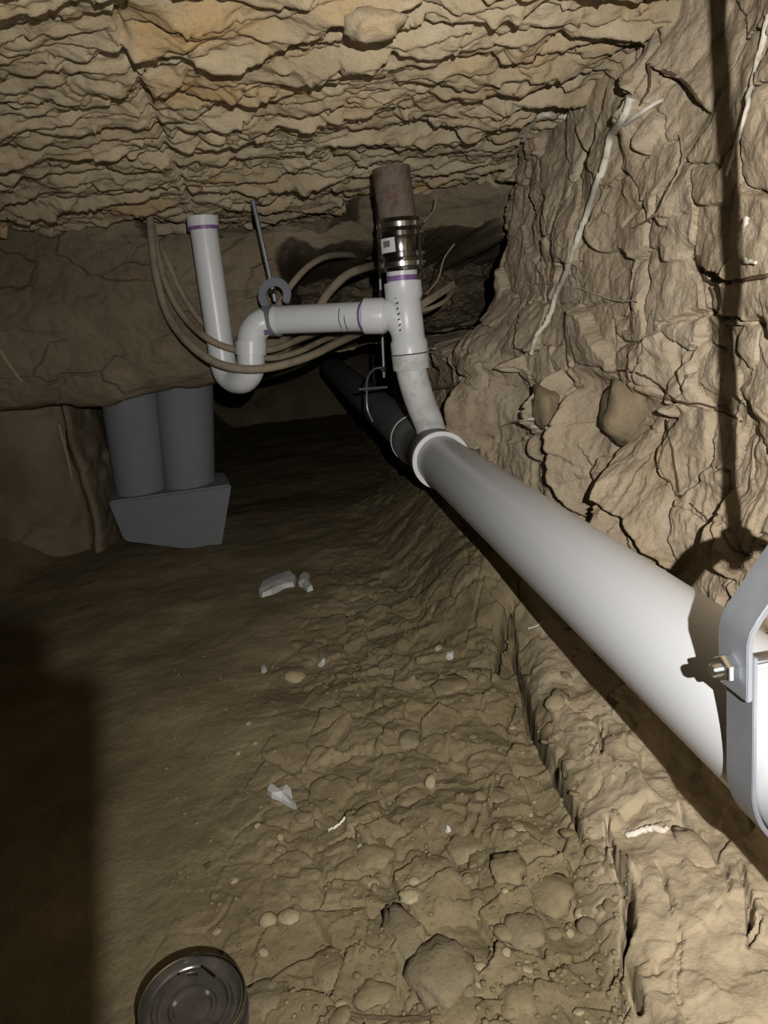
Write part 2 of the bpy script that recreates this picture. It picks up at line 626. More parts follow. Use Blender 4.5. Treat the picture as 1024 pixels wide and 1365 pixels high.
# a bulging upper body that undercuts along a ragged line, then a slight shelf at mid height
lip = .415 + .05 * fbm(np.stack([Y * 0, Y * 4, Y * 0], -1), 3)
D = D + .020 * sstep(0, .035, Zz - lip) * (1 - .6 * sstep(.0, .14, Zz - lip - .12))
WL = [([(840, 590), (848, 640), (835, 690), (845, 730), (850, 765)], .026, .10), ([(842, 640), (880, 700), (905, 765)], .012, .05),
      ([(760, 490), (735, 540), (730, 575)], .014, .08), ([(790, 515), (782, 570), (775, 640), (790, 690)], .012, .08),
      ([(706, 575), (707, 620)], .010, .05), ([(632, 500), (632, 560), (640, 600)], .016, .09), ([(680, 500), (700, 540), (715, 560)], .009, .035),
      ([(690, 470), (670, 490), (680, 500)], .012, .05), ([(700, 402), (770, 406), (850, 400)], .005, .02), ([(890, 428), (950, 418), (1030, 430)], .008, .035),
      ([(825, 495), (880, 515), (905, 535), (950, 545), (985, 562)], .004, .016), ([(885, 560), (905, 640)], .007, .03),
      ([(893, 535), (910, 558)], .010, .03), ([(905, 660), (940, 690), (985, 730)], .004, .014), ([(800, 590), (830, 690)], .006, .02),
      ([(870, 255), (850, 280), (838, 300)], .007, .022), ([(898, 245), (900, 270), (888, 290), (900, 303)], .006, .02), ([(780, 165), (786, 205)], .008, .028),
      ([(860, 90), (872, 130), (850, 150)], .020, .07), ([(890, 85), (930, 120), (940, 155)], .009, .035), ([(868, 180), (875, 205)], .009, .03),
      ([(708, 240), (710, 285)], .007, .028), ([(728, 265), (730, 310), (715, 370)], .006, .022), ([(690, 215), (675, 240), (690, 245)], .012, .04),
      ([(925, 345), (945, 378), (1010, 370)], .008, .03), ([(610, 290), (600, 350), (612, 395)], .014, .05), ([(640, 220), (638, 290)], .008, .03),
      ([(655, 330), (650, 400), (662, 440)], .007, .025), ([(985, 650), (975, 720), (990, 770)], .012, .035), ([(930, 455), (920, 490), (925, 520)], .006, .018),
      ([(745, 600), (755, 660)], .006, .02), ([(720, 650), (735, 690)], .006, .02), ([(860, 700), (870, 745)], .007, .03), ([(760, 560), (830, 560), (880, 580)], .006, .02)]
WL = [([wall_uv(*p) for p in pts], w, d) for pts, w, d in WL]
jit = (.012 * fbm(q * 20, 4), .012 * fbm(q * 20 + 50, 4))
D = D - .5 * cracks(Y, Zz, WL, jit) + lips(Y, Zz, WL, jit)
# the hollow at the far end, behind the stack
for (cx, cy), rr, dd in ((wall_uv(860, 100), .035, .10), (wall_uv(845, 650), .022, .07), (wall_uv(690, 225), .020, .06)):
    D = D - dd * (1 - sstep(.35, 1, np.hypot((Y + 2 * jit[0] - cx), (Zz + 2 * jit[1] - cy) * .7) / rr))
hol = sstep(1.98, 2.12, Y + .05 * fbm(q * 12, 3)) * sstep(.93, .84, Zz) * sstep(.47, .56, Zz + .03 * fbm(q * 9, 3)) * .35
structure('wall_right', np.stack([Xb - D + hol, Y, Zz], -1), M_WALL)

# ceiling: earth underside, scaly ledges that run across the tunnel
ys = np.concatenate([np.linspace(.0, .70, 60)[:-1], np.geomspace(.70, 2.7, 660)])
xs = np.linspace(-1.25, .80, 560)
X, Y = np.meshgrid(xs, ys, indexing='ij')
q = P3(X, Y, 3.0)
D = .030 * fbm(q * 2.2, 4)
warp = fbm(q * np.array([1.9, 3.6, 1]) + 5, 4)


def scales(period, amp, shift, wamp):
    t = (Y + .13 * X) / period + wamp * warp + .75 * fbm(q * np.array([5.0, 12, 1]) + shift, 4) + shift
    k = np.floor(t)
    f = t - k
    a = .25 + 1.1 * np.clip(.5 + 1.3 * perlin(np.stack([X * 5.0 + k * 7.7, k * 3.1 + shift, X * 0 + .5], -1)), 0, 1)
    return amp * a * (f - .35) * (1 - sstep(.86, 1.0, f))


D = D + scales(.20, .034, 2.3, 1.9) + scales(.085, .026, 9.1, 2.8) + scales(.036, .013, 4.7, 3.6)
D = D + .013 * fbm(q * np.array([11, 24, 1]), 4) + .006 * fbm(q * np.array([40, 60, 1]) + 3, 3)
f1, fe, rid, tilt = cells(X / .060 + .7 * fbm(q * 14 + 2, 3), Y / .034 + .7 * fbm(q * 14 + 8, 3))
D = D + .011 * (rid - .5) + .012 * tilt
CL = [([(150, 10), (170, 70), (205, 150), (235, 215), (262, 285)], .013, .012), ([(470, 58), (500, 62), (520, 40)], .022, .04)]
CL = [([ceil_uv(*p) for p in pts], w, d) for pts, w, d in CL]
D = D - cracks(X, Y, CL, (.01 * fbm(q * 20, 3), .02 * fbm(q * 20 + 9, 3)))
structure('ceiling', np.stack([X, Y, ceil_base(X, Y) - D], -1), M_CEIL)

# back wall: an upper face, an undercut lip and the dark recess below it
prof = spline([(2.14, 1.0), (2.12, .90), (2.10, .75), (2.10, .60), (2.12, .50), (2.17, .465), (2.30, .47), (2.8, .47), (3.6, .46), (4.9, .40), (5.4, .1), (5.45, -.2)], 30)
prof = np.array(prof)
seg = np.r_[0, np.cumsum(np.hypot(*np.diff(prof, axis=0).T))]
s = np.concatenate([np.linspace(0, .60, 300), np.linspace(.605, seg[-1], 200)])
py_, pz_ = np.interp(s, seg, prof[:, 0]), np.interp(s, seg, prof[:, 1])
xs = np.linspace(-1.25, .95, 460)
X, S = np.meshgrid(xs, s, indexing='ij')
Yb, Zb = np.broadcast_to(py_, X.shape).copy(), np.broadcast_to(pz_, X.shape).copy()
q = np.stack([X, Yb, Zb], -1)
up = sstep(.60, .48, S)
D = .045 * fbm(q * 3.5 + 2, 4) + .016 * fbm(q * 14, 4) + .005 * fbm(q * 50, 3)
t = Zb / .075 + 1.3 * fbm(q * np.array([2.5, 2, 5]), 3)
D = D + up * .034 * (np.abs((t % 1) - .5) - .25) * sstep(-.45, -.05, X)
wu = fbm(q * 6 + 21, 3) * .5
f1, fe, rid, tilt = cells(X / .16 + wu, Zb / .10 + wu + 7)
D = D + up * (.022 * (rid - .5) - .012 * (1 - sstep(0, .08, fe)) * sstep(.4, .6, rid))
hx = X + .07 * fbm(q * 7, 5)
hz = Zb + .06 * fbm(q * 8 + 5, 5)
hollow = .95 * sstep(.02, .12, hx) * sstep(.815, .755, hz) * sstep(2.5, 2.2, Yb)
gap = .30 * sstep(.858, .872, hz + .012 * np.sin(X * 9)) * sstep(-.32, -.24, hx) * sstep(.26, .18, hx)
zlift = -.02 * fbm(np.stack([X * 3, X * 0, X * 0], -1), 3) + .05 * sstep(-.25, .1, X)
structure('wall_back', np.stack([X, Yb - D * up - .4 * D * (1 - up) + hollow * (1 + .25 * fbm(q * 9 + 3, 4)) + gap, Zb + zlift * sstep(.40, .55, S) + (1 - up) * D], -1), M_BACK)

# left wall, below the lip
pl = np.array(spline([(-1.15, .2), (-1.12, 1.2), (-1.04, 1.9), (-.90, 2.25), (-.70, 2.36), (-.62, 2.6), (-.66, 5.5)], 12))
sg = np.r_[0, np.cumsum(np.hypot(*np.diff(pl, axis=0).T))]
s = np.linspace(0, sg[-1], 320)
zs = np.linspace(-.12, .99, 150)
S, Zz = np.meshgrid(s, zs, indexing='ij')
bx, by = np.interp(S, sg, pl[:, 0]), np.interp(S, sg, pl[:, 1])
q = np.stack([bx, by, Zz], -1)
f1, fe, rid, tilt = cells(S / .15 + fbm(q * 5, 3), Zz / .15 + fbm(q * 5 + 9, 3))
D = .05 * fbm(q * 3.3 + 12, 4) + .012 * fbm(q * 13, 4) + .02 * (rid - .5)
HL = [([(0.0, .0), (0.0, .01)], .01, .0)]
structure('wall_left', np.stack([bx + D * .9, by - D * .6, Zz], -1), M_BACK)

# ---------------------------------------------------------------- the drain plumbing (glued together: one thing)
AX, AZ = .3262, .2650
drain = thing('drain_pipe', (AX, 1.72, .208), 'white plastic drain plumbing running along the right dirt wall with its trap arm and stack', 'pipe')
PR = .057
stepped((AX, -.55, AZ), (AX, 1.69, AZ), [(0, PR), (1, PR)], 'main_pipe', M_PVC, drain, 64)
# wye fitting
wye = stepped((AX, 1.655, AZ), (AX, 1.99, AZ), [(0, .0585), (0, .066), (.20, .066), (.24, .0605), (.74, .0605), (.78, .066), (1, .066), (1, .0585)], 'wye_fitting', M_GREYPIPE, drain, 48)
for y0, y1 in ((1.645, 1.656), (1.985, 2.003)):
    stepped((AX, y0, AZ), (AX, y1, AZ), [(0, .0575), (0, .0675), (1, .0675), (1, .0575)], 'socket_rim', M_RIM, wye, 48, False)
rear_end = at_y(443, 490, 3.9)
stepped((AX, 2.0, AZ), rear_end, [(0, PR), (1, PR)], 'rear_pipe', M_GREYPIPE, drain, 40)

SY = 1.72


def s_(px, py, Y=SY):
    return at_y(px, py, Y)


RS = .0355
br = [s_(577, 585, 1.76), s_(572, 565, 1.75), s_(562, 540, 1.735), s_(553, 513), s_(547, 488)]
tube('riser_bend', spline(br, 8), RS, M_PVC_DUSTY, drain, 32)
stepped(s_(548.5, 492), s_(546.5, 472), [(0, .0365), (0, .0415), (.06, .0425), (1, .0425), (1, .036)], 'bend_hub', M_PVC_DUSTY, drain, 40)
tee = stepped(s_(546.4, 470.5), s_(536.5, 376), [(0, .036), (0, .0425), (.16, .0425), (.20, .0385), (.74, .0375), (.80, .0425), (1, .0425), (1, .036)], 'tee_fitting', M_PVC_BRIGHTENED, drain, 40)
# the tee's side arm sweeps down into the run
arm0, arm1 = s_(541, 436, SY), s_(487, 421.5, 1.752)
mid = s_(524, 420, 1.727)
tube('sweep', spline([s_(544, 452), s_(536, 432), mid, s_(510, 421, 1.737)], 6), [.034 + .002 * k / 18 for k in range(19)], M_PVC_BRIGHTENED, tee, 32)
stepped(s_(514, 421, 1.735), arm1, [(0, .034), (0, .0385), (.12, .0405), (1, .0405), (1, .036)], 'tee_hub', M_PVC_BRIGHTENED, tee, 40)
stepped(s_(536.6, 377.5), s_(535, 350), [(0, RS * .98), (1, RS * .98)], 'stack_pipe', M_PVC_BRIGHTENED, drain, 40)
stepped(s_(536.4, 374.5), s_(535.9, 367.5), [(0, RS), (1, RS)], 'primer_band', M_PURPLE, tee, 40, False)['label'] = 'purple primer ring round the stack'
RT = .0335
aR, aL = s_(489, 421.6, 1.751), s_(372, 426.5, 1.885)
stepped(aR, aL, [(0, RT), (1, RT)], 'trap_arm', M_PVC_BRIGHTENED, drain, 40)
ra = lambda f: np.asarray(aR) + (np.asarray(aL) - np.asarray(aR)) * f
stepped(ra(.01), ra(.035), [(0, RT + .0006), (1, RT + .0006)], 'primer_band', M_PURPLE, drain, 40, False)['label'] = 'thin purple primer ring at the tee'


def mark(name, c, axis, r, a0, a1, w, parent, mat=M_INK):
    """A thin pen stroke round a pipe between two angles."""
    axis = Vector(axis).normalized()
    n1 = (Vector((0, 0, 1)) - axis * axis.z).normalized()
    n2 = axis.cross(n1)
    pts = [Vector(c) + (n1 * math.cos(a) + n2 * math.sin(a)) * r for a in np.linspace(a0, a1, 9)]
    return tube(name, pts, w, mat, parent, 6)


axv = np.asarray(aL) - np.asarray(aR)
sgn = 1 if (Vector(axv).normalized().cross(Vector((0, 0, 1)))).y > 0 else -1
for f, a0, a1 in ((.23, .9, 2.4), (.17, 1.45, 2.6)):
    mark('pen_mark', ra(f), axv, RT, sgn * a0 * -1, sgn * a1 * -1, .0011, drain)
# small moulded lettering down the tee
for k in range(7):
    p = Vector(s_(527 + k * .9, 398 + k * 7.2, SY - .037 + .0015 * abs(k - 3)))
    tube('stamp_mark', [p, p + Vector((.004 + .002 * (k % 2), -.001, .003))], .0016, M_INK, tee, 6)
# trap: elbow, hub, return bend, tail pipe
e_top = [aL, s_(358, 428, 1.893), s_(345, 434, 1.893), s_(337, 446, 1.887), s_(335, 460, 1.882)]
tube('trap_elbow', spline(e_top, 7), RT * 1.03, M_PVC_BRIGHTENED, drain, 36)
stepped(s_(334.8, 456, 1.882), s_(334.6, 473, 1.88), [(0, RT), (0, .0375), (1, .0375), (1, RT)], 'trap_hub', M_PVC_BRIGHTENED, drain, 40)
RB = .0335
ub = [s_(334.6, 472, 1.88), s_(334.5, 488, 1.88), s_(332, 498, 1.885), s_(324, 506, 1.90), s_(313, 506, 1.93), s_(303, 498, 1.95), s_(298, 485, 1.96), s_(294.5, 462, 1.962)]
tube('trap_bend', spline(ub, 8), RB, M_PVC_BRIGHTENED, drain, 36)
tl0, tl1 = s_(294.5, 463, 1.962), s_(270.5, 298, 1.965)
stepped(tl0, tl1, [(0, RT), (1, RT)], 'tail_pipe', M_PVC_BRIGHTENED, drain, 40)
cap0, cap1 = s_(271.6, 306, 1.965), s_(269.7, 289, 1.965)
stepped(cap0, cap1, [(0, RT), (0, .0385), (1, .0385), (1, .034)], 'tail_cap', M_PVC_BRIGHTENED, drain, 40)
stepped(s_(271.7, 307.5, 1.965), s_(271.0, 302.5, 1.965), [(0, .0389), (1, .0389)], 'primer_band', M_PURPLE, drain, 40, False)['label'] = 'purple primer ring under the cap'
mark('primer_smear', np.asarray(s_(348, 445, 1.885)), (0.3, 0, -1), RT * .6, 0, 1.2, .008, drain, M_PURPLE)

# ---------------------------------------------------------------- coupling and old iron stack
iron = thing('iron_pipe', s_(523, 260, SY), 'rusty old iron stub pipe coming down through the earth ceiling', 'pipe')
stepped(s_(521, 224, SY), s_(531, 300, SY), [(f, .0415 + random.gauss(0, .0007)) for f in np.linspace(0, 1, 30)], 'pipe_body', M_RUST, iron, 40)
cpl = thing('pipe_coupling', s_(537, 362, SY), 'shiny steel banded coupling joining rusty iron pipe to white stack', 'coupling')
cb, ct = s_(536.6, 362, SY), s_(531.5, 292, SY)
stepped(cb, ct, [(0, .036), (0, .0445), (.04, .046), (.13, .046), (.15, .0475), (.85, .049), (.87, .0475), (.96, .0475), (1, .046), (1, .043)], 'sleeve', M_SHIELD, cpl, 48)
cv = np.asarray(ct) - np.asarray(cb)
for f in (.13, .30, .70, .87):
    bnd = stepped(np.asarray(cb) + cv * (f - .055), np.asarray(cb) + cv * (f + .055), [(0, .048), (.1, .0505), (.9, .0505), (1, .048)], 'clamp_band', M_BRIGHT if f in (.13, .87) else M_SHIELD, cpl, 48)
    c = np.asarray(cb) + cv * f
    a = Vector((.75, -.66, 0)).normalized()
    p = Vector(c) + a * .052
    tg = Vector((.66, .75, 0)).normalized()
    stepped(p - tg * .011, p + tg * .011, [(0, .004), (0, .0058), (.4, .0058), (.45, .0035), (1, .0035)], 'clamp_screw', M_BRIGHT, bnd, 8)
# paper label wrapped on the sleeve
pts = []
c = Vector(np.asarray(cb) + cv * .5)
for a in np.linspace(math.radians(205), math.radians(247), 8):
    pts.append(c + Vector((math.cos(a), math.sin(a), 0)) * .0512)
lab = ribbon('paper_label', pts, cv, .030, .0008, M_PAPER, cpl)
lab['label'] = 'small white label with a dark square'
pts = [c + Vector((math.cos(a), math.sin(a), 0)) * .0520 + Vector(cv).normalized() * .003 for a in np.linspace(math.radians(215), math.radians(234), 6)]
ribbon('label_print', pts, cv, .013, .0006, M_GREYPIPE, lab)


# ---------------------------------------------------------------- hangers
def nut(name, c, axis, r, h, mat, parent):
    a = Vector(axis).normalized()
    return stepped(Vector(c) - a * h / 2, Vector(c) + a * h / 2, [(0, r * .55), (0, r * .92), (.12, r), (.88, r), (1, r * .92), (1, r * .55)], name, mat, parent, 6)


HY, HW = .41, .030
hg = thing('clevis_hanger', (AX, HY, AZ - .06), 'big zinc clevis hanger with hex bolt carrying the near end of the white pipe', 'hanger')
sr = .0595
bz = AZ + .0875
pth = [(AX - sr, HY, bz + .012), (AX - sr, HY, AZ + .04)] + [(AX - sr * math.cos(a), HY, AZ - sr * math.sin(a)) for a in np.linspace(0, math.pi, 33)] + [(AX + sr, HY, AZ + .04), (AX + sr, HY, bz + .012)]
ribbon('strap', pth, (0, 1, 0), HW, .0032, M_ZINC, hg)
yr = sr + .0045
yk = [(AX - yr, HY, bz - .018), (AX - yr, HY, bz + .022), (AX - yr + .002, HY, bz + .030), (AX - yr + .007, HY, bz + .038), (AX - .024, HY, bz + .081), (AX - .017, HY, bz + .0865), (AX - .008, HY, bz + .088)]
yk = yk + [(2 * AX - x, y, z) for x, y, z in reversed(yk)]
ribbon('yoke', yk, (0, 1, 0), HW + .002, .0042, M_ZINC, hg)
bolt = stepped((AX - yr - .017, HY, bz), (AX + yr + .012, HY, bz), [(0, .0035), (.01, .0047), (1, .0047)], 'bolt', M_BRIGHT, hg, 16)
nut('hex_nut', (AX - yr - .0065, HY, bz), (1, 0, 0), .0095, .008, M_BRIGHT, bolt)
nut('bolt_head', (AX + yr + .006, HY, bz), (1, 0, 0), .0095, .007, M_BRIGHT, bolt)
rod = tube('threaded_rod', [(AX, HY, bz + .07), (AX, HY, 1.03)], .0048, M_BRIGHT, hg, 12)
nut('hex_nut', (AX, HY, bz + .095), (0, 0, 1), .0095, .008, M_BRIGHT, rod)
nut('hex_nut', (AX, HY, bz + .080), (0, 0, 1), .0095, .008, M_BRIGHT, rod)

# grey loop hanger round the trap arm
lc = np.asarray(s_(364, 427, 1.893))
lh = thing('loop_hanger', lc, 'grey loop hanger on a threaded rod holding the white trap arm', 'hanger')
ad = Vector(axv).normalized()
side = Vector((0, 0, 1)).cross(ad).normalized()
LR = RT + .0035
loop = []
for a in np.linspace(-math.pi * .5, math.pi * 1.5, 49):
    loop.append(Vector(lc) + side * math.cos(a) * LR + Vector((0, 0, 1)) * math.sin(a) * LR)
ribbon('band', loop, ad, .026, .003, M_GREYBAND, lh)
fn = Vector((-.45, -.89, .1)).normalized()
fu = (Vector((-.1, 0, 1)) - fn * fn.dot(Vector((-.1, 0, 1)))).normalized()
fs_ = fu.cross(fn)
ac = Vector(s_(366, 393, 1.875))
ribbon('arch', [ac + fs_ * math.cos(a) * .034 + fu * math.sin(a) * .030 for a in np.linspace(math.radians(-48), math.radians(228), 33)], fn, .005, .020, M_GREYBAND, lh)
rb, rt = np.asarray(s_(367, 402, 1.893)), np.asarray(s_(337.5, 268, 1.91))
rod = tube('threaded_rod', [rb, rt], .0052, M_ZINC, lh, 12)
nut('hex_nut', rb + (rt - rb) * .10, rt - rb, .009, .012, M_BRIGHT, rod)
nut('hex_nut', rb + (rt - rb) * .16, rt - rb, .009, .009, M_BRIGHT, rod)

# far hanger, on the dark rear pipe
fh = thing('wire_hanger', s_(505, 530, 2.08), 'thin steel hanger with looped strap on the dark rear pipe behind the stack', 'hanger')
rod = tube('hanger_rod', [s_(502, 250, 2.08), s_(512, 503, 2.08)], .0045, M_ZINC, fh, 10)
nut('hex_nut', s_(511.3, 492, 2.08), (0, 0, 1), .008, .014, M_BRIGHT, rod)
tube('wire_loop', spline([s_(511, 490, 2.08), s_(499, 492, 2.07), s_(490, 504, 2.03), s_(489, 522, 2.0), s_(490, 545, 1.985), s_(497, 562, 1.99)], 6), .003, M_ZINC, fh, 8)
tube('cross_bolt', [s_(479, 519, 2.02), s_(516, 516, 2.06)], .0036, M_ZINC, fh, 10)

# ---------------------------------------------------------------- cables
CB = [([(199, 285, 2.08), (203, 325, 2.05), (209, 370, 2.02), (224, 420, 1.98), (250, 456, 1.90), (285, 482, 1.845), (325, 492, 1.815), (365, 489, 1.82), (410, 476, 1.87), (450, 457, 1.96), (490, 440, 2.12), (530, 428, 2.4), (545, 424, 2.72)],
       .0100, 'tan cable sagging lowest in front of the white trap bend'),
      ([(203, 300, 2.09), (214, 355, 2.06), (230, 398, 2.03), (250, 428, 1.99), (275, 450, 1.915), (305, 464, 1.915), (340, 468, 1.935), (370, 464, 1.96), (400, 452, 2.03), (440, 438, 2.2), (480, 430, 2.5), (500, 428, 2.75)],
       .0085, 'tan cable threading between the two legs of the white trap'),
      ([(218, 335, 2.09), (240, 385, 2.08), (265, 425, 2.07), (300, 455, 2.02), (350, 477, 1.985), (395, 470, 2.02), (435, 452, 2.12), (475, 442, 2.35), (505, 438, 2.72)],
       .0080, 'tan cable hidden behind the trap and rising past its right side'),
      ([(345, 452, 2.04), (368, 412, 2.05), (390, 378, 2.06), (414, 353, 2.09), (440, 341, 2.16), (470, 340, 2.3), (500, 345, 2.55), (515, 350, 2.8)],
       .0085, 'upper tan cable arching behind the loop hanger into the hollow'),
      ([(405, 445, 2.07), (424, 412, 2.06), (440, 388, 2.07), (462, 367, 2.09), (487, 357, 2.15), (510, 352, 2.35), (530, 350, 2.7)],
       .0115, 'thick tan cable rising behind the middle of the trap arm')]
for pts, r, lb in CB:
    tag(tube('cable', spline([s_(*p) for p in pts], 8), r, M_CABLE, None, 12), lb, 'cable', 'cables looping behind the trap')
for pts, w, lb in (([(535, 428, 1.93), (560, 408, 1.95), (585, 392, 1.99), (606, 378, 2.05)], .018, 'flat frayed grey strip slanting up behind the white tee'),
                   ([(545, 418, 1.98), (570, 412, 2.0), (592, 402, 2.03), (604, 388, 2.08)], .010, 'lower thin grey strip behind the white tee')):
    tag(ribbon('loose_strip', spline([s_(*p) for p in pts], 4), (0.1, .2, 1), w, .003, M_CABLE), lb, 'strip')

# ---------------------------------------------------------------- support pier
PY = 2.24
pier = thing('support_pier', s_(228, 722, PY), 'grey concrete pier of two round columns on a flared footing', 'pier')
for (tx, ty), (bx_, by_) in (((174, 520), (191, 668)), ((244, 510), (254, 656))):
    a, b = np.asarray(s_(bx_, by_, PY + .02)), np.asarray(s_(tx, ty, PY + .03))
    stepped(a, b, [(0, .074), (.94, .086), (.97, .0865), (1, .083)], 'column', M_CONC, pier, 40)
fb = [s_(166, 722, PY - .045), s_(294, 738, PY - .045), s_(309, 646, PY - .075), s_(144, 669, PY - .075)]
fr = [np.asarray(p) for p in fb]
back = np.array([-.03, .14, 0.01])
vv = fr + [fr[0] + back, fr[1] + back, fr[2] + back * np.array([1, 1.25, 1]), fr[3] + back * np.array([1, 1.25, 1])]
me = bpy.data.meshes.new('footing')
me.from_pydata([tuple(v) for v in vv], [], [(0, 1, 2, 3), (5, 4, 7, 6), (4, 0, 3, 7), (1, 5, 6, 2), (3, 2, 6, 7), (4, 5, 1, 0)])
bm = bmesh.new()
bm.from_mesh(me)
bmesh.ops.recalc_face_normals(bm, faces=bm.faces)
bmesh.ops.bevel(bm, geom=bm.edges[:], offset=.006, segments=2, affect='EDGES')
bm.to_mesh(me)
bm.free()
link('footing', me, M_CONC, pier, False)


# ---------------------------------------------------------------- roots
def root(pix, r0, r1, lb, mat=M_ROOT, surf='wall_right', lift=.010, branch=None, wob=.0012, grp=None):
    def path(px_):
        base = [on(surf, x, y, (lift if not e else e[0])) for x, y, *e in px_]
        pp = spline(base, 7)
        return [p + np.array([random.gauss(0, wob), random.gauss(0, wob), random.gauss(0, wob)]) * .5 for p in pp]
    pp = path(pix)
    n = len(pp)
    rr = [(r0 + (r1 - r0) * i / (n - 1)) * random.uniform(.86, 1.14) for i in range(n)]
    o = tag(tube('root', pp, rr, mat, None, 9), lb, 'root', grp)
    for b in branch or []:
        pb = path(b)
        tube('branch', pb, [r0 * .8 * (1 - .5 * i / len(pb)) for i in range(len(pb))], mat, o, 8)
    return o


root([(840, 132), (828, 160), (812, 185), (803, 225), (795, 245), (782, 285), (768, 325), (752, 365), (741, 395), (730, 425), (714, 448), (708, 474)], .0062, .0050,
     'long pale root hanging diagonally down the right wall with a forked top', branch=[[(812, 180), (845, 158), (880, 133)]], lift=.024)
root([(776, 157), (750, 156), (722, 153), (708, 166), (697, 188)], .0058, .0052, 'short pale root bent like a hook under the ceiling edge', surf='ceiling', lift=.014)
root([(1022, 20), (1013, 60), (1002, 105), (992, 150), (978, 195), (966, 235)], .0040, .0018, 'straight pale root at the top right edge of the wall', lift=.012)
root([(683, 387), (700, 382), (722, 378), (745, 380), (775, 387), (810, 398), (850, 405)], .0016, .0009, 'thin curved rootlet crossing the long pale root', M_ROOT, lift=.022)
root([(548, 522, .16), (575, 519, .12), (600, 516, .06), (628, 510, .012)], .0030, .0038, 'thin brown root poking out in front of the riser bend', M_ROOTTAN)
root([(822, 494), (850, 500), (878, 514), (903, 535), (940, 541), (965, 550), (987, 562)], .0018, .0015, 'dark thread root curving above the brown rock', M_ROOTDARK, lift=.004)
root([(886, 560), (894, 600), (904, 655)], .0017, .0014, 'dark thread root running straight down from the brown rock', M_ROOTDARK, lift=.004)
root([(907, 660), (935, 685), (960, 712), (985, 731)], .0014, .0012, 'dark thread root slanting down toward the hanger', M_ROOTDARK, lift=.004)
root([(992, 292), (982, 315), (984, 345), (1003, 352)], .0036, .0020, 'short pale hooked root in the rod shadow', M_ROOT, lift=.026)
root([(928, 342), (934, 366), (950, 378), (985, 374), (1020, 368)], .0024, .0028, 'dark root loop ending near the right edge', M_ROOTDARK, lift=.010)
root([(632, 598), (650, 585), (672, 568), (695, 562), (716, 559)], .0020, .0024, 'pale rootlet rising from the main pipe at the wye', M_ROOT, lift=.014)
root([(708, 569), (736, 570)], .0045, .0045, 'stubby pale broken root on the dirt ledge', M_ROOT, lift=.012)
root([(880, 95), (905, 108), (925, 128), (942, 150)], .0026, .0014, 'dark root arching right of the cavity', M_ROOTDARK, lift=.012)
root([(862, 85), (866, 115), (852, 140)], .0028, .0016, 'dark root hanging inside the cavity at the forked root top', M_ROOTDARK, lift=.008)
root([(905, 180), (908, 215), (890, 255), (872, 285), (842, 305)], .0022, .0012, 'thin tan root curving down right of the forked root', M_ROOTTAN, lift=.010)
root([(560, 232, .1), (590, 238, .06), (632, 250, .02)], .0014, .0012, 'hair thin rootlet beside the rusty iron pipe', M_ROOTTAN)
for pts, lb in (([(606, 325, 1.97), (592, 345, 1.96), (584, 372, 1.97), (568, 392, 1.99)], 'fine rootlet dangling at the mouth of the dark hollow'),
                ([(582, 262, 1.93), (578, 280, 1.92), (566, 296, 1.90)], 'fine rootlet curling beside the top of the coupling')):
    tag(tube('root', spline([s_(*p) for p in pts], 6), .0016, M_ROOTTAN, None, 7), lb, 'root')
root([(0, 468), (12, 485), (30, 512)], .0060, .0035, 'tan root stub at the left edge of the back wall', M_ROOTTAN, 'wall_back', .02)
root([(80, 566), (88, 600), (100, 640)], .0045, .0030, 'tan root hanging on the dark wall left of the pier', M_ROOTTAN, 'wall_left', .02)
root([(836, 1112), (852, 1106), (872, 1103), (892, 1105)], .0030, .0038, 'pale root lying across the bank below the main pipe', M_ROOT, 'floor', .004)
root([(705, 838), (718, 832), (726, 828)], .0012, .0010, 'tiny pale rootlet at the edge of the pipe shadow', M_ROOT, 'floor', .006)
root([(437, 1107), (448, 1100), (460, 1092)], .0016, .0016, 'pale straw lying on the floor right of the white scrap', M_ROOT, 'floor', .003)
root([(435, 1345), (470, 1354), (520, 1357), (575, 1357)], .0024, .0018, 'dark root lying on the floor at the bottom edge', M_ROOTDARK, 'floor', .002)


# ---------------------------------------------------------------- stones, clods and scraps
def stone_mesh(name, seed, squash=.6, lumps=.28, sub=3):
    bm = bmesh.new()
    bmesh.ops.create_icosphere(bm, subdivisions=sub, radius=1)
    co = np.array([v.co for v in bm.verts])
    n = fbm(co * 1.1 + seed * 9.7, 3)
    n2 = fbm(co * 3.5 + seed * 3.1, 3)
    for v, a, b in zip(bm.verts, n, n2):
        v.co *= 1 + lumps * 1.6 * float(a) + lumps * .45 * float(b)
        v.co.z *= squash
    me = bpy.data.meshes.new(name)
    bm.to_mesh(me)
    bm.free()
    me.polygons.foreach_set('use_smooth', np.ones(len(me.polygons), bool))
    return me


def stone(name, surf, px, py, wpx, hpx, mat, lb, cat='stone', grp=None, sink=.25, seed=None, rz=None, thick=.5):
    p = on(surf, px, py)
    d = np.linalg.norm(p - EYE)
    seed = random.randrange(999) if seed is None else seed
    me = stone_mesh(name, seed, 1, .42)
    o = link(name, me, mat)
    a, b = wpx / FPX * d / 2, hpx / FPX * d / 2
    if surf == 'floor':
        b = b * 1.5
        o.scale = (a, b, min(a, b) * thick * .75)
        o.rotation_euler = (0, 0, rz if rz is not None else random.uniform(-.5, .5))
        o.location = p + np.array([0, 0, o.scale[2] * (1 - 2 * sink)])
    elif surf == 'ceiling':
        o.scale = (a, b * 1.6, min(a, b) * .9)
        o.location = p - np.array([0, 0, o.scale[2] * (1 - 2 * sink)])
    else:
        o.scale = (min(a, b) * thick * 1.3, a, b)
        o.rotation_euler = (rz or 0, 0, 0)
        o.location = p - np.array([o.scale[0] * (1 - 2 * sink), 0, 0])
    me.transform(Matrix.Diagonal((*o.scale, 1)))
    o.scale = (1, 1, 1)
    return tag(o, lb, cat, grp)


